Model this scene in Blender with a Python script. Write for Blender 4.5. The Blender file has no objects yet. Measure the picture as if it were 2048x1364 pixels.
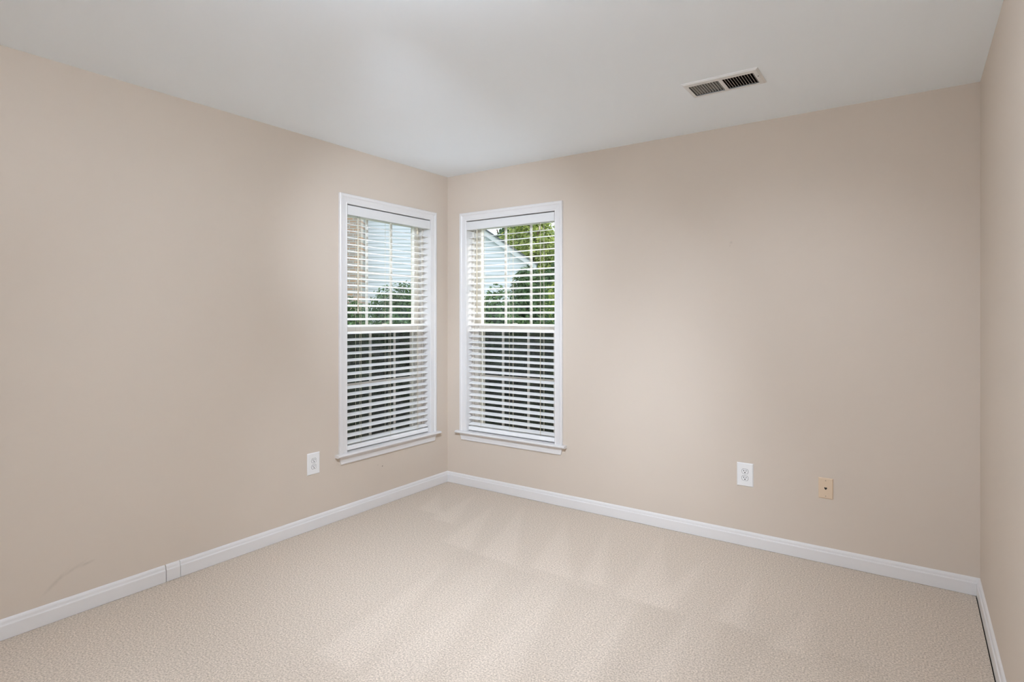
import bpy, bmesh, math, random
from mathutils import Vector, Matrix
random.seed(7)
S = bpy.context.scene
COL = S.collection

# ------------------------------------------------------------------ camera
CAM = Vector((3.076, -3.521, 1.33))
HEAD = math.radians(34.77)                      # heading, left of +Y
FWD = Vector((-math.sin(HEAD), math.cos(HEAD), 0))
RGT = Vector((math.cos(HEAD), math.sin(HEAD), 0))
cd = bpy.data.cameras.new('camera'); cam = bpy.data.objects.new('camera', cd); COL.objects.link(cam)
cam.location = CAM; cam.rotation_euler = (math.pi/2, 0, HEAD)
cd.sensor_width = 36; cd.lens = 36*1156/2048; cd.shift_y = -51/2048; cd.clip_start = .02; cd.clip_end = 300
S.camera = cam

# ------------------------------------------------------------------ light and exposure
S.view_settings.view_transform = 'Standard'; S.view_settings.look = 'None'
S.view_settings.exposure = 0.0; S.view_settings.gamma = 1.0; S.view_settings.use_curve_mapping = False
S.cycles.use_denoising = True
S.cycles.max_bounces = 14; S.cycles.diffuse_bounces = 9; S.cycles.transparent_max_bounces = 32
S.cycles.sample_clamp_indirect = 6
W = bpy.data.worlds.new('overcast_sky'); S.world = W; W.use_nodes = True
bg = W.node_tree.nodes['Background']; bg.inputs[0].default_value = (.85, .925, 1, 1); bg.inputs[1].default_value = 1.75

def lamp(name, kind, loc, energy, color=(1, 1, 1), aim=None, **kw):
    l = bpy.data.lights.new(name, kind); l.energy = energy; l.color = color
    for k, v in kw.items(): setattr(l, k, v)
    o = bpy.data.objects.new(name, l); COL.objects.link(o); o.location = loc
    if aim is not None: o.rotation_euler = (Vector(aim)-Vector(loc)).to_track_quat('-Z', 'Y').to_euler()
    return o
SUN_DIR = (RGT*.95 + FWD*.08).normalized()      # sun from the right, past the gable end
lamp('sun', 'SUN', (0, 0, 20), 2.0, (1, .93, .78), aim=Vector((0, 0, 20))-(SUN_DIR+Vector((0, 0, .62))), angle=.01)
# added area lamps outside, over the two window heads, boosting the daylight
lamp('daylight_boost_left', 'AREA', (-1.15, -.608, 3.05), 60, (.95, .98, 1), aim=(.1, -.608, 1.1), shape='RECTANGLE', size=1.3, size_y=1.1)
lamp('daylight_boost_back', 'AREA', (.602, 1.15, 3.05), 60, (.95, .98, 1), aim=(.602, -.1, 1.1), shape='RECTANGLE', size=1.3, size_y=1.1)

# ------------------------------------------------------------------ materials
def nodes(name):
    m = bpy.data.materials.new(name); m.use_nodes = True
    nt = m.node_tree; return m, nt, nt.nodes['Principled BSDF']
def N(nt, t, **kw):
    n = nt.nodes.new(t)
    for k, v in kw.items():
        if k.startswith('i_'):
            key = k[2:]; key = int(key) if key.isdigit() else key.replace('_', ' ')
            n.inputs[key].default_value = v
        else: setattr(n, k, v)
    return n
def plain(name, col, rough=.5, bump=0, bscale=300, var=0, vscale=6, spec=.5, metal=0):
    m, nt, b = nodes(name)
    b.inputs['Base Color'].default_value = (*col, 1); b.inputs['Roughness'].default_value = rough
    b.inputs['Specular IOR Level'].default_value = spec; b.inputs['Metallic'].default_value = metal
    tc = N(nt, 'ShaderNodeTexCoord')
    if var:
        n = N(nt, 'ShaderNodeTexNoise', i_Scale=vscale, i_Detail=3.0); nt.links.new(tc.outputs['Object'], n.inputs['Vector'])
        mx = N(nt, 'ShaderNodeMix', data_type='RGBA')
        mx.inputs[6].default_value = (*[c*(1-var) for c in col], 1); mx.inputs[7].default_value = (*[min(1, c*(1+var)) for c in col], 1)
        nt.links.new(n.outputs[0], mx.inputs[0]); nt.links.new(mx.outputs[2], b.inputs['Base Color'])
    if bump:
        n = N(nt, 'ShaderNodeTexNoise', i_Scale=bscale, i_Detail=2.0); nt.links.new(tc.outputs['Object'], n.inputs['Vector'])
        bp = N(nt, 'ShaderNodeBump', i_Strength=bump, i_Distance=.002); nt.links.new(n.outputs[0], bp.inputs['Height'])
        nt.links.new(bp.outputs[0], b.inputs['Normal'])
    return m

def scuffed_wall(name, col, marks):
    """matt beige paint with faint scuffs: marks = (centre, axis index pair, angle, half length, half width, strength)"""
    m = plain(name, col, .75, .06, 260, .012, 3, .3)
    nt = m.node_tree; b = nt.nodes['Principled BSDF']
    src = b.inputs['Base Color'].links[0].from_socket
    tc = nt.nodes['Texture Coordinate']
    nz = N(nt, 'ShaderNodeTexNoise', i_Scale=55.0, i_Detail=4.0); nt.links.new(tc.outputs['Object'], nz.inputs['Vector'])
    for c, rot, hl, hw, st in marks:
        mp = N(nt, 'ShaderNodeMapping', vector_type='TEXTURE')
        mp.inputs['Location'].default_value = c; mp.inputs['Rotation'].default_value = rot
        mp.inputs['Scale'].default_value = (hl, hl, hw) if hl != hw else (hl, hl, hl)
        nt.links.new(tc.outputs['Object'], mp.inputs['Vector'])
        g = N(nt, 'ShaderNodeTexGradient', gradient_type='SPHERICAL'); nt.links.new(mp.outputs[0], g.inputs['Vector'])
        mu = N(nt, 'ShaderNodeMath', operation='MULTIPLY'); nt.links.new(g.outputs['Fac'], mu.inputs[0]); nt.links.new(nz.outputs[0], mu.inputs[1])
        m2 = N(nt, 'ShaderNodeMath', operation='MULTIPLY', use_clamp=True); nt.links.new(mu.outputs[0], m2.inputs[0]); m2.inputs[1].default_value = st
        mx = N(nt, 'ShaderNodeMix', data_type='RGBA'); nt.links.new(m2.outputs[0], mx.inputs[0]); nt.links.new(src, mx.inputs[6])
        mx.inputs[7].default_value = (.2, .17, .14, 1); src = mx.outputs[2]
    nt.links.new(src, b.inputs['Base Color'])
    return m

WALL_C = (.622, .544, .466)
M = {}
M['wall_left'] = scuffed_wall('beige_paint_left', WALL_C, [
    ((0, -2.585, .165), (math.radians(42), 0, 0), .075, .012, .38), ((0, -2.525, .197), (math.radians(26), 0, 0), .075, .010, .32),
    ((0, -2.468, .207), (math.radians(12), 0, 0), .04, .009, .4), ((0, -.693, .268), (0, 0, 0), .007, .007, 2.2), ((0, -.735, .285), (0, 0, 0), .005, .005, 1.2)])
M['wall_back'] = scuffed_wall('beige_paint_back', WALL_C, [((2.197, 0, 1.759), (0, 0, 0), .012, .012, .35), ((2.19, 0, 1.74), (0, 0, 0), .007, .007, .3)])
M['wall'] = plain('beige_paint', WALL_C, .75, .06, 260, .012, 3, .3)
M['ceiling'] = plain('white_ceiling_paint', (.875, .93, .98), .9, .05, 200, .01, 2, .2)
M['trim'] = plain('white_trim_paint', (.735, .72, .715), .32, .03, 40, spec=.45)
M['sash'] = plain('white_vinyl_sash', (.80, .77, .715), .4)
M['slat'] = plain('white_faux_wood_slat', (.87, .87, .87), .42, .02, 60)
M['valance'] = plain('white_valance', (.72, .72, .72), .4)
M['cord'] = plain('cream_cord', (.80, .73, .58), .7)
M['plate'] = plain('white_nylon_plate', (.82, .82, .82), .3)
M['dark'] = plain('dark_slot', (.012, .011, .010), .8)
M['tan'] = plain('almond_nylon_plate', (.70, .55, .40), .4)
M['screw'] = plain('almond_screw', (.42, .33, .24), .4)
M['wscrew'] = plain('white_screw', (.7, .7, .69), .35)
M['vent'] = plain('white_enamel_vent', (.74, .74, .73), .4)
M['louver_shaded'] = plain('shaded_louver', (.50, .50, .48), .45)  # shade on the left bank's faces put into the enamel colour
M['duct'] = plain('dark_duct', (.02, .02, .02), .8)
M['sub'] = plain('dark_subfloor', (.05, .045, .04), .9, var=.2)
M['fixture'] = plain('brushed_nickel', (.6, .58, .55), .35, metal=1)

def glass():
    m, nt, b = nodes('window_glass'); nt.nodes.remove(b)
    out = nt.nodes['Material Output']
    t = N(nt, 'ShaderNodeBsdfTransparent'); t.inputs[0].default_value = (.97, .975, .98, 1)
    g = N(nt, 'ShaderNodeBsdfGlossy'); g.inputs['Roughness'].default_value = .01
    lw = N(nt, 'ShaderNodeLayerWeight'); lw.inputs[0].default_value = .5
    pw = N(nt, 'ShaderNodeMath', operation='POWER'); pw.inputs[1].default_value = 5.0; nt.links.new(lw.outputs['Facing'], pw.inputs[0])
    f = N(nt, 'ShaderNodeMath', operation='MULTIPLY_ADD'); f.inputs[1].default_value = .9; f.inputs[2].default_value = .02; nt.links.new(pw.outputs[0], f.inputs[0])
    mx = N(nt, 'ShaderNodeMixShader')
    nt.links.new(f.outputs[0], mx.inputs[0]); nt.links.new(t.outputs[0], mx.inputs[1]); nt.links.new(g.outputs[0], mx.inputs[2])
    nt.links.new(mx.outputs[0], out.inputs[0]); return m
M['glass'] = glass()
def screen():
    m, nt, b = nodes('insect_mesh'); out = nt.nodes['Material Output']
    b.inputs['Base Color'].default_value = (.035, .035, .035, 1); b.inputs['Roughness'].default_value = .6
    t = N(nt, 'ShaderNodeBsdfTransparent'); mx = N(nt, 'ShaderNodeMixShader'); mx.inputs[0].default_value = .6
    nt.links.new(t.outputs[0], mx.inputs[1]); nt.links.new(b.outputs[0], mx.inputs[2]); nt.links.new(mx.outputs[0], out.inputs[0]); return m
M['screen'] = screen()
def carpet():
    m, nt, b = nodes('beige_cut_pile'); b.inputs['Roughness'].default_value = .95; b.inputs['Specular IOR Level'].default_value = .1
    b.inputs['Sheen Weight'].default_value = .08
    tc = N(nt, 'ShaderNodeTexCoord')
    at = N(nt, 'ShaderNodeAttribute', attribute_name='nap_and_light')
    n1 = N(nt, 'ShaderNodeTexNoise', i_Scale=145.0, i_Detail=2.5, i_Roughness=.65); nt.links.new(tc.outputs['Object'], n1.inputs['Vector'])
    n2 = N(nt, 'ShaderNodeTexNoise', i_Scale=330.0, i_Detail=2.0); nt.links.new(tc.outputs['Object'], n2.inputs['Vector'])
    r = N(nt, 'ShaderNodeMapRange'); r.inputs[1].default_value = .32; r.inputs[2].default_value = .68
    nt.links.new(n1.outputs[0], r.inputs[0])
    # lighter by pile lean and by the floor light painted into the tone
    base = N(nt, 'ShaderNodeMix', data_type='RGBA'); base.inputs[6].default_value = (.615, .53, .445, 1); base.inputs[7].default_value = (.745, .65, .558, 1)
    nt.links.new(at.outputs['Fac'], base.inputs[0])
    sp = N(nt, 'ShaderNodeMix', data_type='RGBA', blend_type='MULTIPLY'); sp.inputs[0].default_value = 1
    cr = N(nt, 'ShaderNodeMix', data_type='RGBA'); cr.inputs[6].default_value = (.62, .60, .575, 1); cr.inputs[7].default_value = (1.20, 1.20, 1.20, 1)
    nt.links.new(r.outputs[0], cr.inputs[0])
    nt.links.new(base.outputs[2], sp.inputs[6]); nt.links.new(cr.outputs[2], sp.inputs[7])
    nt.links.new(sp.outputs[2], b.inputs['Base Color'])
    ad = N(nt, 'ShaderNodeMath', operation='ADD'); nt.links.new(n1.outputs[0], ad.inputs[0]); nt.links.new(n2.outputs[0], ad.inputs[1])
    bp = N(nt, 'ShaderNodeBump', i_Strength=.4, i_Distance=.004); nt.links.new(ad.outputs[0], bp.inputs['Height']); nt.links.new(bp.outputs[0], b.inputs['Normal'])
    return m
M['carpet'] = carpet()
def brick():
    m, nt, b = nodes('weathered_brick'); b.inputs['Roughness'].default_value = .9
    tc = N(nt, 'ShaderNodeTexCoord')
    br = N(nt, 'ShaderNodeTexBrick', i_Scale=1.0); br.inputs['Color1'].default_value = (.52, .33, .22, 1); br.inputs['Color2'].default_value = (.42, .34, .31, 1)
    br.inputs['Mortar'].default_value = (.52, .5, .48, 1); br.inputs['Brick Width'].default_value = .21; br.inputs['Row Height'].default_value = .075; br.inputs['Mortar Size'].default_value = .012
    mp = N(nt, 'ShaderNodeMapping'); mp.inputs['Rotation'].default_value = (-math.pi/2, 0, 0)
    nt.links.new(tc.outputs['Object'], mp.inputs[0]); nt.links.new(mp.outputs[0], br.inputs['Vector'])
    nt.links.new(br.outputs[0], b.inputs['Base Color']); return m
M['brick'] = brick()
def leaf(name, c0, c1):
    m, nt, b = nodes(name); b.inputs['Roughness'].default_value = .55
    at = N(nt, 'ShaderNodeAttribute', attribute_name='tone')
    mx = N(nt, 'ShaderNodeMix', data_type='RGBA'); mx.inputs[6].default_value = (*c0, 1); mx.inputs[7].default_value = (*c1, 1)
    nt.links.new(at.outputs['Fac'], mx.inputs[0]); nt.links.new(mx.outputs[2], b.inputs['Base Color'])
    tr = N(nt, 'ShaderNodeBsdfTranslucent'); nt.links.new(mx.outputs[2], tr.inputs[0])
    ms = N(nt, 'ShaderNodeMixShader'); ms.inputs[0].default_value = .3
    nt.links.new(b.outputs[0], ms.inputs[1]); nt.links.new(tr.outputs[0], ms.inputs[2]); nt.links.new(ms.outputs[0], nt.nodes['Material Output'].inputs[0])
    return m
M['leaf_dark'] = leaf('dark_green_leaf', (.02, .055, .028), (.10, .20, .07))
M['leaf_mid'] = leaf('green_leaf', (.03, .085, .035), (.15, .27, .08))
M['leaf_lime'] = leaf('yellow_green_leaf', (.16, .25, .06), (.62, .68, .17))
M['bark'] = plain('brown_bark', (.16, .10, .065), .9, .5, 30, .3, 12)
M['siding'] = plain('pale_siding', (.79, .83, .89), .6)
M['fascia'] = plain('white_fascia', (.80, .82, .86), .5)
M['shingle'] = plain('grey_shingle', (.16, .17, .18), .9, .4, 20, .3, 9)
M['lawn'] = plain('lawn', (.10, .17, .05), .95, .6, 60, .4, 3)
M['render'] = plain('outer_wall', (.62, .62, .6), .8)

# ------------------------------------------------------------------ mesh helpers
class MB:
    def __init__(s): s.v = []; s.f = []; s.m = []; s.smooth = []
    def add(s, vs, fs, mat=0, smooth=False):
        o = len(s.v); s.v += [tuple(p) for p in vs]; s.f += [tuple(i+o for i in f) for f in fs]; s.m += [mat]*len(fs); s.smooth += [smooth]*len(fs)
    def box(s, a, b, mat=0):
        x0, y0, z0 = a; x1, y1, z1 = b
        s.add([(x0, y0, z0), (x1, y0, z0), (x1, y1, z0), (x0, y1, z0), (x0, y0, z1), (x1, y0, z1), (x1, y1, z1), (x0, y1, z1)],
              [(0, 3, 2, 1), (4, 5, 6, 7), (0, 1, 5, 4), (1, 2, 6, 5), (2, 3, 7, 6), (3, 0, 4, 7)], mat)
    def prism(s, pts, ax, t0, t1, mat=0, smooth=False):
        """closed polygon pts (a,b) swept along axis ax from t0 to t1"""
        n = len(pts); mk = {'x': lambda a, b, t: (t, a, b), 'y': lambda a, b, t: (a, t, b), 'z': lambda a, b, t: (a, b, t)}[ax]
        vs = [mk(a, b, t0) for a, b in pts]+[mk(a, b, t1) for a, b in pts]
        s.add(vs, [(i, (i+1) % n, n+(i+1) % n, n+i) for i in range(n)], mat, smooth)
        s.add(vs, [tuple(range(n))[::-1], tuple(range(n, 2*n))], mat)
    def tube(s, p, q, r, n=8, mat=0, r2=None):
        p = Vector(p); q = Vector(q); d = (q-p).normalized(); a = d.orthogonal().normalized(); b = d.cross(a); r2 = r if r2 is None else r2
        vs = [p+(a*math.cos(2*math.pi*i/n)+b*math.sin(2*math.pi*i/n))*r for i in range(n)]+[q+(a*math.cos(2*math.pi*i/n)+b*math.sin(2*math.pi*i/n))*r2 for i in range(n)]
        s.add(vs, [(i, (i+1) % n, n+(i+1) % n, n+i) for i in range(n)], mat, True); s.add(vs, [tuple(range(n))[::-1], tuple(range(n, 2*n))], mat)
    def loops(s, rings, mat=0, cap=True, smooth=False):
        n = len(rings[0]); vs = [p for r in rings for p in r]
        s.add(vs, [(k*n+i, k*n+(i+1) % n, (k+1)*n+(i+1) % n, (k+1)*n+i) for k in range(len(rings)-1) for i in range(n)], mat, smooth)
        if cap: s.add(vs, [tuple(range(n))[::-1], tuple(range((len(rings)-1)*n, len(rings)*n))], mat)
    def build(s, name, mats, parent=None, bevel=0, seg=2):
        me = bpy.data.meshes.new(name); me.from_pydata(s.v, [], s.f)
        for m in (mats if isinstance(mats, (list, tuple)) else [mats]): me.materials.append(m)
        me.polygons.foreach_set('material_index', s.m); me.polygons.foreach_set('use_smooth', s.smooth)
        bm = bmesh.new(); bm.from_mesh(me); bmesh.ops.remove_doubles(bm, verts=bm.verts, dist=1e-6); bmesh.ops.recalc_face_normals(bm, faces=bm.faces); bm.to_mesh(me); bm.free()
        o = bpy.data.objects.new(name, me); COL.objects.link(o); o.parent = parent
        if bevel:
            bv = o.modifiers.new('bevel', 'BEVEL'); bv.width = bevel; bv.segments = seg; bv.limit_method = 'ANGLE'; bv.angle_limit = math.radians(40)
        return o
def empty(name, loc=(0, 0, 0), rz=0):
    o = bpy.data.objects.new(name, None); COL.objects.link(o); o.location = loc; o.rotation_euler.z = rz; o.empty_display_size = .1; return o
def tag(o, label=None, cat=None, group=None, kind=None):
    for k, v in (('label', label), ('category', cat), ('group', group), ('kind', kind)):
        if v: o[k] = v
    return o

# ------------------------------------------------------------------ room shell
RX, RY, H, T = 3.337, -4.35, 2.44, .19
OW, OZ0, OZ1 = .404, .405, 2.072               # window opening: half width, bottom, top
LWY, BWX = -.608, .602                         # window centres
m = MB()                                       # left wall with its window hole
for a, b in (((-T, RY-T, -.1), (0, LWY-OW, H+.1)), ((-T, LWY+OW, -.1), (0, 0, H+.1)), ((-T, LWY-OW, -.1), (0, LWY+OW, OZ0)), ((-T, LWY-OW, OZ1), (0, LWY+OW, H+.1))): m.box(a, b)
tag(m.build('wall_left', M['wall_left']), 'beige painted wall on the left with one window and a faint scuff low down', 'wall', kind='structure')
m = MB()
for a, b in (((-T, 0, -.1), (BWX-OW, T, H+.1)), ((BWX+OW, 0, -.1), (RX+T, T, H+.1)), ((BWX-OW, 0, -.1), (BWX+OW, T, OZ0)), ((BWX-OW, 0, OZ1), (BWX+OW, T, H+.1))): m.box(a, b)
tag(m.build('wall_back', M['wall_back']), 'beige painted wall facing the camera with one window near the corner', 'wall', kind='structure')
m = MB(); m.box((RX, RY-T, -.1), (RX+T, 0, H+.1)); tag(m.build('wall_right', M['wall']), 'beige painted wall along the right edge of the view', 'wall', kind='structure')
m = MB(); m.box((0, RY-T, -.1), (RX, RY, H+.1)); tag(m.build('wall_rear', M['wall']), 'beige painted wall behind the camera', 'wall', kind='structure')
VX0, VX1, VY0, VY1 = 2.176, 2.484, -.745, -.595  # duct hole in the ceiling
m = MB()
for a, b in (((0, RY, H), (VX0, 0, H+.1)), ((VX1, RY, H), (RX, 0, H+.1)), ((VX0, RY, H), (VX1, VY0, H+.1)), ((VX0, VY1, H), (VX1, 0, H+.1))): m.box(a, b)
tag(m.build('ceiling', M['ceiling']), 'flat white painted ceiling', 'ceiling', kind='structure')

# carpeted floor: a fine grid carrying the vacuum strokes and painted floor light, on a dark subfloor
def smooth(e0, e1, x):
    t = max(0., min(1., (x-e0)/(e1-e0))); return t*t*(3-2*t)
WEDGES = [((.40, -.12), (.48, -.70), (.66, -.72)), ((.654, -.25), (.80, -.975), (1.01, -.955)), ((.83, -.14), (1.10, -.985), (1.34, -.985)), ((1.21, -.22), (1.42, -.96), (1.66, -.955)),
          ((1.51, -.2), (1.70, -.97), (1.84, -.90)), ((1.83, -.13), (1.92, -1.01), (2.17, -.955)), ((2.16, -.30), (2.06, -.955), (2.19, -.955)),
          ((2.405, -.33), (2.36, -.965), (2.49, -.91)), ((2.705, -.55), (2.60, -1.05), (2.74, -.99)), ((.14, -.25), (.28, -.62), (.50, -.64)),
          # second row, the light gaps between the dark strokes
          ((.98, -1.02), (1.14, -2.1), (1.36, -2.1)), ((1.32, -1.0), (1.42, -2.2), (1.66, -2.2)), ((1.66, -1.0), (1.70, -2.1), (1.95, -2.1)),
          ((2.02, -1.0), (2.02, -2.2), (2.22, -2.2)), ((2.27, -.97), (2.2, -1.9), (2.42, -1.9)), ((2.60, -1.0), (2.50, -2.0), (2.66, -2.0)), ((2.94, -.9), (2.84, -1.9), (2.98, -1.9))]
def nap_and_light(x, y):
    # brighter floor light mid-room painted into the pile tone, tracked by strokes
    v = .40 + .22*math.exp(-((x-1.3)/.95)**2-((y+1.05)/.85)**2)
    for A, B, C in WEDGES:
        yb = (B[1]+C[1])/2
        if yb-.08 < y < A[1]+.02:
            t = (A[1]-y)/(A[1]-yb)
            tc = min(t, 1.)
            xl = A[0]+(B[0]-A[0])*tc; xr = A[0]+(C[0]-A[0])*tc
            e = .014+.03*tc
            w = smooth(xl-e, xl+e, x)*(1-smooth(xr-e, xr+e, x))
            fade = 1-smooth(.97, 1.02, t)
            v += .40*w*fade*(.45+.55*tc)
    # darker starts of the second row of strokes
    for i, (xa, yb) in enumerate(((.84, -.99), (1.19, -1.02), (1.53, -1.0), (1.93, -.98), (2.28, -.96), (2.66, -.93))):
        if y < yb+.02:
            lean = .12*(yb-y)
            w = smooth(xa+.12+lean-.03, xa+.12+lean+.03, x)*(1-smooth(xa+.33+lean-.05, xa+.33+lean+.02, x))
            v -= .22*w*(1-smooth(yb-.012, yb+.012, y))*math.exp((y-yb)*1.1)
    v -= .25*math.exp(-min(x, RX-x, -y)/.16)+.10*smooth(-2.2, -3.4, y)  # tone darker towards the walls and the rear
    return max(0., min(1., v))
CX1 = RX-.0145-.0035                            # the pile stops just short of the right baseboard
nx, ny = 230, 300
X = [CX1*i/nx for i in range(nx+1)]; Y = [RY*j/ny for j in range(ny+1)]
vs = []; nap_light_values = []
for y in Y:
    for x in X:
        e = min(x, -y, 1); hgt = -.004*math.exp(-e/.012)
        vs.append((x, y, hgt)); nap_light_values.append(nap_and_light(x, y))
fs = [(j*(nx+1)+i, (j+1)*(nx+1)+i, (j+1)*(nx+1)+i+1, j*(nx+1)+i+1) for j in range(ny) for i in range(nx)]
me = bpy.data.meshes.new('floor'); nv = len(vs)
o0 = nv; bx = MB(); bx.box((0, RY, -.1), (RX, 0, -.014)); bx.box((0, RY, -.0139), (CX1, 0, -.006))
me.from_pydata(vs+bx.v, [], fs+[tuple(i+o0 for i in f) for f in bx.f])
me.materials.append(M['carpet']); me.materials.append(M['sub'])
me.polygons.foreach_set('material_index', [0]*len(fs)+[1]*6+[0]*6); me.polygons.foreach_set('use_smooth', [True]*len(fs)+[False]*12)
at = me.attributes.new('nap_and_light', 'FLOAT', 'POINT'); at.data.foreach_set('value', nap_light_values+[.3]*16)
fl = bpy.data.objects.new('floor', me); COL.objects.link(fl)
tag(fl, 'floor of beige cut pile carpet with vacuum strokes', 'floor', kind='structure')

# baseboards: eased face, cove and rounded top, mitred at the corners
BP = [(0, 0), (.0145, 0), (.0145, .056), (.0135, .0585), (.0105, .0605), (.0095, .064), (.009, .071), (.007, .0765), (.004, .080), (0, .0825)]
def baseboard(name, ax, s0, s1, face, lab, mit0=True, mit1=True, joints=()):
    """ax: wall runs along x or y; face: function (offset, along, z) -> xyz"""
    m = MB(); cuts = [s0]+[c for j in joints for c in j]+[s1]
    for k in range(0, len(cuts), 2):
        a, b = cuts[k], cuts[k+1]
        ra = [face(o, a+(o if (k == 0 and mit0) else 0), z) for o, z in BP]
        rb = [face(o, b-(o if (k+2 == len(cuts) and mit1) else 0), z) for o, z in BP]
        m.loops([ra, rb])
    return tag(m.build(name, M['trim']), lab, 'baseboard', kind='structure')
# along = distance from the far corner for the left wall, from the left corner for the back wall
baseboard('baseboard_left', 'y', 0, -RY, lambda o, s, z: (o, -s, z), 'white moulded baseboard under the left wall with a short patched piece', joints=((2.066, 2.0685), (2.1335, 2.1375)))
baseboard('baseboard_back', 'x', 0, RX, lambda o, s, z: (s, -o, z), 'white moulded baseboard under the wall with the outlet and phone jack')
baseboard('baseboard_right', 'y', 0, -RY, lambda o, s, z: (RX-o, -s, z), 'white moulded baseboard under the right wall')

# ------------------------------------------------------------------ windows (local: u along the wall, d outwards, z up)
ST = .425                                       # stool top
def make_window(name, loc, rz, lab):
    root = tag(empty(name, loc, rz), lab, 'window', kind='structure')
    w, cw, z0, z1 = .400, .064, ST, 2.068
    # casing: moulded profile swept up, over and down with mitred corners
    prof = [(0, 0), (0, .009), (.004, .0115), (.008, .0115), (.011, .0095), (.040, .012), (.046, .017), (.060, .018), (.064, .015), (.064, 0)]
    m = MB(); rings = []
    for (cx, cz, dx, dz) in ((-w, z0, -1, 0), (-w, z1, -1, 1), (w, z1, 1, 1), (w, z0, 1, 0)):
        rings.append([(cx+dx*a, -t, cz+dz*a) for a, t in prof])
    m.loops(rings); m.build('casing', M['trim'], root)
    # stool with rounded nose and horns, and the apron below with returned ends
    m = MB(); nose = [(.058, .0), (-.030, 0), (-.038, -.003), (-.0415, -.0095), (-.038, -.016), (-.030, -.019), (.058, -.019)]
    m.prism([(d, ST+z) for d, z in nose if d <= 0]+[(0, ST-.019), (0, ST)], 'x', -.493, .493)
    m.box((-w-.003, -.0005, ST-.019), (w+.003, .066, ST)); m.build('window_stool', M['trim'], root)
    m = MB(); ap = [(0, 0), (-.016, 0), (-.015, -.012), (-.011, -.02), (-.010, -.04), (-.0115, -.046), (-.0085, -.053), (0, -.053)]
    m.loops([[(sx*(.464+z*.30), d, ST-.019+z) for d, z in ap] for sx in (-1, 1)]); m.build('apron', M['trim'], root)
    # jambs and head running through the wall, outer sill
    m = MB()
    for sx in (-1, 1): m.box((min(sx*w, sx*.4035), -.0005, ST), (max(sx*w, sx*.4035), T, z1))
    m.box((-w, -.0005, z1), (w, T+.02, z1+.0035)); m.build('jamb', M['trim'], root)
    m = MB()
    for sx in (-1, 1):
        for d0, d1, e in ((.066, .072, .018), (.1075, .1085, .016), (.145, .175, .022)): m.box((min(sx*w, sx*(w-e)), d0, ST), (max(sx*w, sx*(w-e)), d1, z1))
    m.box((-w, .066, ST-.019), (w, .215, ST+.010)); m.box((-w, .066, z1-.022), (w, .175, z1))
    m.build('window_frame', M['sash'], root)
    def sash(nm, d, zb, zt, rb, rt, zm=None):
        m = MB(); t = .017; gx = .343
        for sx in (-1, 1): m.box((min(sx*gx, sx*.386), d-t, zb), (max(sx*gx, sx*.386), d+t, zt))
        m.box((-gx, d-t, zb), (gx, d+t, zb+rb)); m.box((-gx, d-t, zt-rt), (gx, d+t, zt))
        s = m.build(nm, M['sash'], root, .003)
        g0, g1 = zb+rb, zt-rt
        g = MB(); g.box((-gx, d-.006, g0), (gx, d-.002, g1)); g.build('glass', M['glass'], s)
        gr = MB(); mw = .0085
        for k in (-1, 1): gr.box((k*.1165-mw, d-.0035, g0), (k*.1165+mw, d+.006, g1))
        zm = zm or (g0+g1)/2; gr.box((-gx, d-.003, zm-mw), (gx, d+.0055, zm+mw)); gr.build('grille', M['sash'], s)
        return s
    sash('upper_sash', .126, 1.218, 2.048, .036, .035)
    lo = sash('lower_sash', .090, .436, 1.254, .028, .040, .856)
    lk = MB(); lk.box((-.03, .074, 1.254), (.03, .104, 1.262)); lk.box((-.006, .060, 1.2625), (.02, .09, 1.270)); lk.build('sash_lock', M['cord'], lo, .002)
    sc = MB(); sx = .352
    sc.box((-.37, .163, .440), (-sx, .171, 1.25)); sc.box((sx, .163, .440), (.37, .171, 1.25)); sc.box((-sx, .163, .440), (sx, .171, .458)); sc.box((-sx, .163, 1.232), (sx, .171, 1.25))
    so = sc.build('screen_frame', M['sash'], root)
    sm = MB(); sm.box((-sx, .1665, .458), (sx, .1675, 1.232)); sm.build('insect_mesh', M['screen'], so)
    return root
make_window('window_1', (0, LWY, 0), math.pi/2, 'white cased double hung window in the left wall beside the corner')
make_window('window_2', (BWX, 0, 0), 0, 'white cased double hung window in the wall facing the camera')

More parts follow.
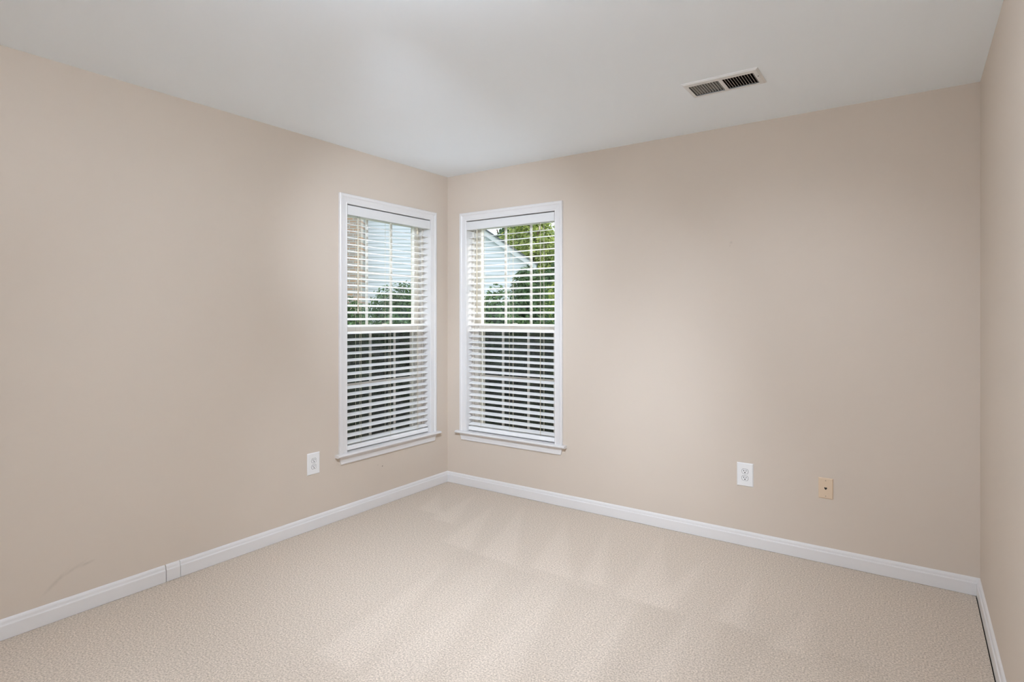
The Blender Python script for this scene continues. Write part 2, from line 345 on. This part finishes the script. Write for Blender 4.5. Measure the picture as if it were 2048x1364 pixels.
# ------------------------------------------------------------------ blinds
def make_blind(loc, rz, lab):
    root = tag(empty('horizontal_blind', loc, rz), lab, 'window blind', 'slatted window blinds')
    h = MB(); h.box((-.394, .012, 2.003), (.394, .058, 2.060)); h.build('headrail', M['valance'], root, .002)
    v = MB(); v.prism([(-.006, 1.998), (.003, 1.998), (.003, 2.0605), (-.006, 2.0605), (-.0075, 2.057), (-.0075, 2.0015)], 'x', -.3965, .3965)
    v.build('valance', M['valance'], root)
    n, pitch, ztop, th, wd = 33, .0457, 1.9445, math.radians(13.5), .050
    s = MB()
    for k in range(n):
        zc = ztop-k*pitch; ring = []
        for i in range(7):                       # crowned cross-section, room edge low
            q = (i/6-.5)*wd; cr = .0012*(1-(2*q/wd)**2); ring.append((q*math.cos(th), q*math.sin(th)+cr+.0014))
        for i in range(6, -1, -1):
            q = (i/6-.5)*wd; cr = .0012*(1-(2*q/wd)**2); ring.append((q*math.cos(th), q*math.sin(th)+cr-.0014))
        s.prism([(.036+a, zc+b) for a, b in ring], 'x', -.392, .392)
    s.build('slats', M['slat'], root)
    b = MB(); b.prism([(.010, .436), (.014, .432), (.058, .432), (.062, .436), (.062, .458), (.058, .462), (.014, .462), (.010, .458)], 'x', -.392, .392); b.build('bottom_rail', M['slat'], root)
    for u in (-.27, 0, .27):
        c = MB()
        for du, d in ((0, .0085), (0, .0635)): c.tube((u+du, d, .461), (u+du, d, 2.01), .0009, 5)
        c.tube((u+.011, .036, .461), (u+.011, .036, 2.005), .0008, 5)
        for k in range(n): c.tube((u, .0095, ztop-k*pitch-.0096), (u, .0625, ztop-k*pitch+.0028), .0006, 4)
        c.build('ladder_cord', M['cord'], root)
    w = MB(); w.tube((-.302, .001, 1.985), (-.302, .001, 1.375), .0042, 8); w.tube((-.302, .001, 1.375), (-.302, .001, 1.345), .0055, 8, r2=.004)
    wo = w.build('tilt_wand', M['cord'], root)
    w = MB(); w.tube((-.302, .001, 1.985), (-.302, .016, 2.004), .0018, 6); w.build('wand_hook', M['fixture'], wo)
    l = MB(); l.tube((.262, .004, 1.97), (.262, .010, 2.003), .0012, 5); l.tube((.276, .004, 1.97), (.276, .010, 2.003), .0012, 5); l.tube((.276, .005, .468), (.276, .005, 1.998), .0008, 5)
    lo = l.build('lift_cord', M['cord'], root)
    t = MB(); t.loops([[(.269+r*math.cos(a*math.pi/5), .004+r*math.sin(a*math.pi/5), z) for a in range(10)] for z, r in ((1.972, .003), (1.968, .0065), (1.950, .0075), (1.944, .006))], smooth=True); t.build('tassel', M['cord'], lo)
    return root
make_blind((0, LWY, 0), math.pi/2, 'white slatted blind lowered in the left wall window, a brick edge showing behind it')
make_blind((BWX, 0, 0), 0, 'white slatted blind lowered in the window facing the camera, a gable and trees behind it')

# ------------------------------------------------------------------ outlets and phone jack (local: u right, d out of the wall negative, z up)
def wall_plate(m, hw, hh, th=.006, ch=.004, cuts=()):
    m.loops([[(sx*(hw-i), -d, sz*(hh-i)) for sx, sz in ((-1, -1), (1, -1), (1, 1), (-1, 1))] for d, i in ((0, 0), (.002, 0), (th-.001, ch*.7), (th, ch))])
def outlet(loc, rz, lab):
    root = tag(empty('electrical_outlet', loc, rz), lab, 'outlet', 'white wall outlets')
    m = MB(); wall_plate(m, .0452, .0675, .0065, .005); m.build('cover_plate', M['plate'], root)
    for k in (1, -1):
        zc = k*.0195; r = .0172; pts = []
        for i in range(40):
            a = 2*math.pi*i/40; x = r*math.cos(a); z = r*math.sin(a); pts.append((x, max(-.0135, min(.0135, z))))
        m = MB(); 
        m.loops([[(x*q, -d, zc+z*q) for x, z in pts] for d, q in ((.004, 1), (.0072, 1), (.0080, .96))])
        rc = m.build('receptacle', M['plate'], root)
        # dark seam round the receptacle face
        g = MB(); g.loops([[(x*1.09, -.0060, zc+z*1.09) for x, z in pts], [(x*1.09, -.0067, zc+z*1.09) for x, z in pts]]); g.build('seam', plainseam, rc)
        sl = MB()
        sl.box((-.0082, -.0083, zc+.0000), (-.0050, -.0074, zc+.0085)); sl.box((.0050, -.0083, zc+.0010), (.0080, -.0074, zc+.0078))
        sl.loops([[(.0033*math.cos(a*math.pi/6), -d, zc-.0065+.0033*math.sin(a*math.pi/6)) for a in range(12)] for d in (.0074, .0083)]); sl.build('slots', M['dark'], rc)
    s = MB(); s.tube((0, -.006, 0), (0, -.0078, 0), .003, 10); s.build('screw', M['wscrew'], root)
    return root
plainseam = plain('receptacle_seam', (.10, .10, .10), .7)
outlet((0, -1.265, .4065), math.pi/2, 'white double outlet on the left wall, left of the window')
outlet((2.2765, 0, .409), 0, 'white double outlet low on the wall facing the camera, beside the almond phone jack')
root = tag(empty('phone_jack', (2.689, 0, .400)), 'almond phone jack plate low on the wall, right of the white outlet', 'phone jack')
m = MB(); wall_plate(m, .0352, .0555, .006, .0045); m.build('cover_plate', M['tan'], root)
m = MB(); m.box((-.0095, -.0068, -.0095), (.0095, -.0055, .0095)); j = m.build('jack', M['tan'], root, .001)
m = MB(); hp = [(0, -.0075), (-.0025, -.0055), (-.0065, .0), (-.007, .004), (-.005, .006), (-.002, .0055), (0, .004), (.002, .0055), (.005, .006), (.007, .004), (.0065, .0), (.0025, -.0055)]
m.loops([[(x, -d, z) for x, z in hp] for d in (.0062, .0073)]); m.build('jack_socket', M['dark'], j)
for sz in (.0415, -.0415):
    m = MB(); m.tube((0, -.0055, sz), (0, -.0068, sz), .0032, 10); m.box((-.0028, -.0071, sz-.0006), (.0028, -.0066, sz+.0006)); m.build('screw', M['screw'], root)

# ------------------------------------------------------------------ ceiling vent
vx0, vx1, vy0, vy1 = 2.160, 2.504, -.777, -.578
root = tag(empty('ceiling_vent', ((vx0+vx1)/2, (vy0+vy1)/2, H)), 'white two bank louvered air vent in the ceiling', 'vent')
ox, oy = (vx0+vx1)/2, (vy0+vy1)/2
A0, A1, B0, B1 = 2.182, 2.322, 2.340, 2.478; s0, s1 = -.739, -.602
m = MB(); zt, zb = 0, -.007
def rect(i, z): return [(vx0-ox+i, vy0-oy+i, z), (vx1-ox-i, vy0-oy+i, z), (vx1-ox-i, vy1-oy-i, z), (vx0-ox+i, vy1-oy-i, z)]
m.loops([rect(0, 0), rect(0, -.002), rect(.009, -.008), rect(.011, -.008)], cap=False)
for a, b in (((vx0+.011, vy0+.011), (A0, vy1-.011)), ((A1, vy0+.011), (B0, vy1-.011)), ((B1, vy0+.011), (vx1-.011, vy1-.011)), ((A0, vy0+.011), (A1, s0)), ((B0, vy0+.011), (B1, s0)), ((A0, s1), (A1, vy1-.011)), ((B0, s1), (B1, vy1-.011))):
    m.box((a[0]-ox, a[1]-oy, -.008), (b[0]-ox, b[1]-oy, -.0068))
m.build('vent_frame', M['vent'], root)
for (x0, x1, sg) in ((A0, A1, 1), (B0, B1, -1)):
    m = MB(); n = 11; p = (x1-x0)/n
    for k in range(n):
        xc = x0+p*(k+.5)-ox; a = math.radians(60); L = .0040; t = .0006
        dx, dz = L*math.cos(a)*sg, L*math.sin(a); nx_, nz_ = -t*math.sin(a)*sg, t*math.cos(a)
        zc = -.0015
        m.prism([(xc-dx+nx_, zc-dz+nz_), (xc+dx+nx_, zc+dz+nz_), (xc+dx-nx_, zc+dz-nz_), (xc-dx-nx_, zc-dz-nz_)], 'y', s0-oy, s1-oy)
    m.build('louvers', M['louver_shaded'] if sg > 0 else M['vent'], root)
m = MB(); a, b = (VX0+.001-ox, VY0+.001-oy), (VX1-.001-ox, VY1-.001-oy); t = .002
m.box((a[0], a[1], .0005), (a[0]+t, b[1], .14)); m.box((b[0]-t, a[1], .0005), (b[0], b[1], .14)); m.box((a[0], a[1], .0005), (b[0], a[1]+t, .14)); m.box((a[0], b[1]-t, .0005), (b[0], b[1], .14)); m.box((a[0], a[1], .138), (b[0], b[1], .14))
m.build('duct_box', M['duct'], root)
m = MB(); m.tube((2.490-ox, -.690-oy, -.0075), (2.490-ox, -.690-oy, -.0088), .0032, 10); m.build('lever_slot', M['dark'], root)
for x in (2.4935, 2.171):
    m = MB(); m.tube((x-ox, -.671-oy, -.0075), (x-ox, -.671-oy, -.0092), .0035, 10); m.build('screw', M['wscrew'], root)

# ------------------------------------------------------------------ added fill lamp on the ceiling, above and behind the view
LX, LY = 2.1, -2.7
root = tag(empty('fill_lamp', (LX, LY, H)), 'added flush round fill lamp with a frosted dome, on the ceiling out of view', 'lamp')
m = MB(); m.loops([[(r*math.cos(a*math.pi/20), r*math.sin(a*math.pi/20), z) for a in range(40)] for z, r in ((0, .19), (-.02, .19), (-.028, .18), (-.03, .17))], smooth=True); m.build('fill_lamp_base', M['fixture'], root)
ml, nt, b = nodes('fill_lens'); b.inputs['Emission Color'].default_value = (.86, .945, 1.06, 1); b.inputs['Emission Strength'].default_value = 30
md, nt, b = nodes('fill_lamp_dome'); b.inputs['Base Color'].default_value = (.9, .9, .88, 1); FILL_C = (.84, .95, 1.10); b.inputs['Emission Color'].default_value = (*FILL_C, 1); b.inputs['Emission Strength'].default_value = 150
m = MB(); m.loops([[(.168*math.cos(t)*math.cos(a*math.pi/20), .168*math.cos(t)*math.sin(a*math.pi/20), -.03-.09*math.sin(t)) for a in range(40)] for t in [i*math.pi/20 for i in range(0, 10)]+[1.5]], smooth=True); m.build('fill_lamp_shade', md, root)

# five small swivel heads added round the fill lamp to brighten walls and floor
for k, (ang, aim, watts, spread) in enumerate(((95, (1.1, 0, 1.0), 66, 58), (140, (1.0, -.55, 0), 114, 74), (170, (.2, -.25, 1.62), 140, 54), (50, (2.55, 0, .85), 56, 58), (205, (0, -1.7, 1.0), 16, 62))):
    a = math.radians(ang); hp = Vector((LX+.27*math.cos(a), LY+.27*math.sin(a), H-.19)); d = (Vector(aim)-hp).normalized()
    m = MB(); loc = lambda p: p-Vector((LX, LY, H))
    m.tube(loc(hp-d*.055), loc(hp+d*.03), .026, 20, r2=.042); m.tube(loc(hp-d*.03), Vector((.16*math.cos(a), .16*math.sin(a), -.02)), .007, 8)
    hd = m.build('fill_spot_head', M['fixture'], root)
    m = MB(); m.tube(loc(hp+d*.0302), loc(hp+d*.033), .039, 20); m.build('fill_spot_lens', ml, hd)
    lamp('fill_spot', 'SPOT', hp+d*.06, watts, FILL_C, aim=aim, spot_size=math.radians(spread), spot_blend=1.0, shadow_soft_size=.045)

# ------------------------------------------------------------------ outside
GZ = -.45
def at(u, z, v=631):                            # point seen at column u (and row v) at distance z along the view
    return CAM + RGT*((u-1024)/1156*z) + FWD*z + Vector((0, 0, (631-v)/1156*z))
m = MB(); m.box((-45, -25, GZ-.2), (40, 45, GZ)); tag(m.build('lawn', M['lawn']), 'green lawn outside the windows', 'lawn', kind='structure')

# neighbouring house: gable end seen face on
HD = 16.6; O = CAM+FWD*HD; O.z = 0
hroot = tag(empty('neighboring_house', O, HEAD), 'pale sided house with a gable roof seen through both windows', 'house')
XR, XP, SL = .42, -4.3, .67; ZE = 2.90           # right corner, peak, slope, wall height at corner
XL = 2*XP-XR
roofz = lambda x: ZE+SL*(XR-x) if x > XP else ZE+SL*(x-XL)
m = MB(); z = GZ; p = .1016
while z < roofz(XP):
    zt = z+p
    ext = lambda q: (XL, XR) if q <= ZE else (XL+(q-ZE)/SL, XR-(q-ZE)/SL)
    a0, b0 = ext(z); a1, b1 = ext(min(zt, roofz(XP)-.001))
    m.add([(a0, -.02, z), (b0, -.02, z), (b1, 0, zt), (a1, 0, zt), (a0, 0, z), (b0, 0, z)], [(0, 1, 2, 3), (4, 5, 1, 0)])
    z = zt
m.build('gable_siding', M['siding'], hroot)
m = MB(); m.box((XR-.01, .002, GZ), (XR, 6, ZE)); m.box((XL, .002, GZ), (XL+.01, 6, ZE)); m.box((XL, 5.99, GZ), (XR, 6, ZE)); m.build('side_wall', M['siding'], hroot)
m = MB(); m.box((XR-.09, -.035, GZ), (XR+.02, .09, ZE-.05)); m.build('corner_board', M['fascia'], hroot)
for sg in (1, -1):
    m = MB(); hw = .16; xe = XR+.28 if sg > 0 else XL-.28; ze = ZE-SL*.28
    zp = roofz(XP); off = .06
    pts = [(xe, ze+off-hw), (xe, ze+off), (XP, zp+off), (XP, zp+off-hw)]
    m.prism(pts, 'y', -.13, -.08); m.build('rake_board', M['fascia'], hroot)
    m = MB(); m.prism([(xe+sg*.03, ze+off-.02), (xe+sg*.03, ze+off+.03), (XP, zp+off+.05), (XP, zp+off)], 'y', -.17, 6.2); m.build('roof_slope', M['shingle'], hroot)
    m = MB(); m.prism([(xe, ze+off-.14), (xe, ze+off-.021), (XP, zp+off-.001), (XP, zp+off-.03), (XR if sg > 0 else XL, ZE+off-.06)], 'y', -.08, 6.1); m.build('soffit', M['fascia'], hroot)
m = MB(); m.box((XR+.02, -.13, ZE-.19-.10), (XR+.28, 6.0, ZE-.19-.02)); m.build('eave_return', M['fascia'], hroot)
m = MB(); m.box((-6.2, -.55, GZ), (-4.19, -.016, 7.6)); m.box((-6.3, -.62, 7.6), (-4.09, .06, 7.72)); m.build('brick_chimney', M['brick'], hroot)

# foliage: leaf blades scattered through lumpy ellipsoids, over a dark inner core
def leaves(seed, blobs, n, size, hollow=.55):
    rnd = random.Random(seed); v = []; f = []; tone = []
    lump = [(Vector((rnd.gauss(0, 1), rnd.gauss(0, 1), rnd.gauss(0, 1))).normalized(), rnd.uniform(-.22, .22)) for _ in range(26)]
    tot = sum(b[1][0]*b[1][2] for b in blobs)
    for c, r in blobs:
        for _ in range(int(n*r[0]*r[2]/tot)):
            d = Vector((rnd.gauss(0, 1), rnd.gauss(0, 1), rnd.gauss(0, 1))).normalized()
            k = 1+sum(a*max(0, d.dot(q))**6 for q, a in lump)
            rad = k*(hollow+(1-hollow)*rnd.random()**.6)
            p = Vector((c[0]+d.x*r[0]*rad, c[1]+d.y*r[1]*rad, c[2]+d.z*r[2]*rad))
            if p.z < .02: continue
            nrm = (d+Vector((rnd.gauss(0, .6), rnd.gauss(0, .6), rnd.gauss(0, .6)+.25))).normalized()
            a = nrm.orthogonal().normalized(); a.rotate(Matrix.Rotation(rnd.uniform(0, 6.28), 3, nrm)); b = nrm.cross(a)
            s = size*rnd.uniform(.6, 1.3); i = len(v)
            v += [p-a*s, p+b*s*.45-nrm*s*.12, p+a*s, p-b*s*.45-nrm*s*.12]
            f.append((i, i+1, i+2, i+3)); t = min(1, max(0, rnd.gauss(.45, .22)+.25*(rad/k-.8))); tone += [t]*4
        if hollow < .5: continue
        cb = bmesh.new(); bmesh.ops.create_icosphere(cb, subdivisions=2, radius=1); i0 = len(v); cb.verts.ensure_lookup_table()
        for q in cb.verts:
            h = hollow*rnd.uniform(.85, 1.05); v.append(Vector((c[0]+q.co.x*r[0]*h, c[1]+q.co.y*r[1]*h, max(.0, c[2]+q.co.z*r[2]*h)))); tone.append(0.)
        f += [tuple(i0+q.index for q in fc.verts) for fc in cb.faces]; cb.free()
    me = bpy.data.meshes.new('foliage'); me.from_pydata(v, [], f)
    a = me.attributes.new('tone', 'FLOAT', 'POINT'); a.data.foreach_set('value', tone); return me
def plant(name, p, blobs, n, size, mat, lab, cat, group, seed, trunk, hollow=.55):
    root = tag(empty(name, (p.x, p.y, GZ)), lab, cat, group)
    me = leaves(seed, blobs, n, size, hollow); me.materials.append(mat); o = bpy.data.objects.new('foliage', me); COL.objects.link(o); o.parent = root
    m = MB(); h, r = trunk
    m.tube((0, 0, 0), (.02, .01, h), r, 9, r2=r*.6)
    for k in range(4):
        a = k*1.6+seed; m.tube((.015, .008, h*.7), (.015+math.cos(a)*r*6, math.sin(a)*r*6, h*1.15), r*.5, 6, r2=r*.25)
    m.build('trunk' if cat == 'tree' else 'stem', M['bark'], root); return root
# (column, distance, top row, radius, kind)
def shrub(u, z, vtop, r, mat, lab, seed, n=9000, size=.035, taper=False, group='shrubs outside the windows'):
    p = at(u, z); top = CAM.z+(631-vtop)/1156*z-GZ
    if taper: bl = [((0, 0, top*.30), (r, r, top*.34)), ((0, 0, top*.58), (r*.72, r*.72, top*.30)), ((0, 0, top*.80), (r*.42, r*.42, top*.22))]
    else: bl = [((0, 0, top*.45), (r, r, top*.47)), ((r*.25, -r*.1, top*.68), (r*.72, r*.72, top*.31)), ((-r*.35, r*.1, top*.6), (r*.6, r*.6, top*.34))]
    return plant('shrub', p, bl, n, size, mat, lab, 'shrub', group, seed, (top*.5, .03))
shrub(700, 8.3, 588, .42, M['leaf_mid'], 'green shrub below the brick chimney at the left edge of the left window', 11)
shrub(800, 9.4, 553, .66, M['leaf_mid'], 'tall green shrub against the siding in the middle of the left window', 12, 14000)
shrub(1056, 8.7, 527, .72, M['leaf_mid'], 'tall pointed evergreen shrub in front of the gable in the right hand window', 14, 16000, taper=True)
shrub(990, 7.5, 582, .40, M['leaf_mid'], 'low green shrub left of the pointed evergreen', 15)
shrub(1132, 10.6, 560, .72, M['leaf_lime'], 'yellowish green shrub right of the pointed evergreen', 16, 12000)
for i, (u, z, vt, r, lab) in enumerate(((696, 6.2, 648, .37, 'dark shrub close outside the left half of the left window'), (806, 6.5, 644, .38, 'dark shrub close outside the right half of the left window'),
        (970, 6.4, 646, .38, 'dark shrub close outside the left half of the right hand window'), (1096, 6.4, 646, .40, 'dark shrub close outside the right half of the right hand window'))):
    shrub(u, z, vt, r, M['leaf_dark'], lab, 30+i, 12000, .032, group='dark foundation shrubs')
def tree(u, z, vc, r, mat, lab, seed, n, size, hollow=.6):
    p = at(u, z); zc = CAM.z+(631-vc)/1156*z-GZ
    bl = [((0, 0, zc), (r, r, r*1.0)), ((r*.6, 0, zc-r*.4), (r*.6, r*.6, r*.55)), ((-r*.55, r*.2, zc-r*.3), (r*.6, r*.6, r*.6)), ((.1, 0, zc+r*.7), (r*.55, r*.55, r*.5))]
    return plant('tree', p, bl, n, size, mat, lab, 'tree', 'trees behind the neighboring house', seed, (zc, .14), hollow)
tree(1066, 26, 500, 1.45, M['leaf_lime'], 'sunlit yellow green tree right of the gable roof', 51, 9000, .10, .3)
tree(1020, 33, 488, 1.0, M['leaf_mid'], 'darker green tree just behind the sloping roof edge', 52, 7000, .11, .3)
tree(1116, 31, 520, 1.5, M['leaf_lime'], 'yellow green tree at the right edge of the right hand window', 53, 8000, .10, .3)
tree(1225, 27, 500, 1.6, M['leaf_mid'], 'broad green tree farther right, mostly behind the window casing', 54, 8000, .11, .3)
tree(1128, 21, 585, 1.15, M['leaf_mid'], 'low dense green tree beside the house corner', 55, 12000, .085)
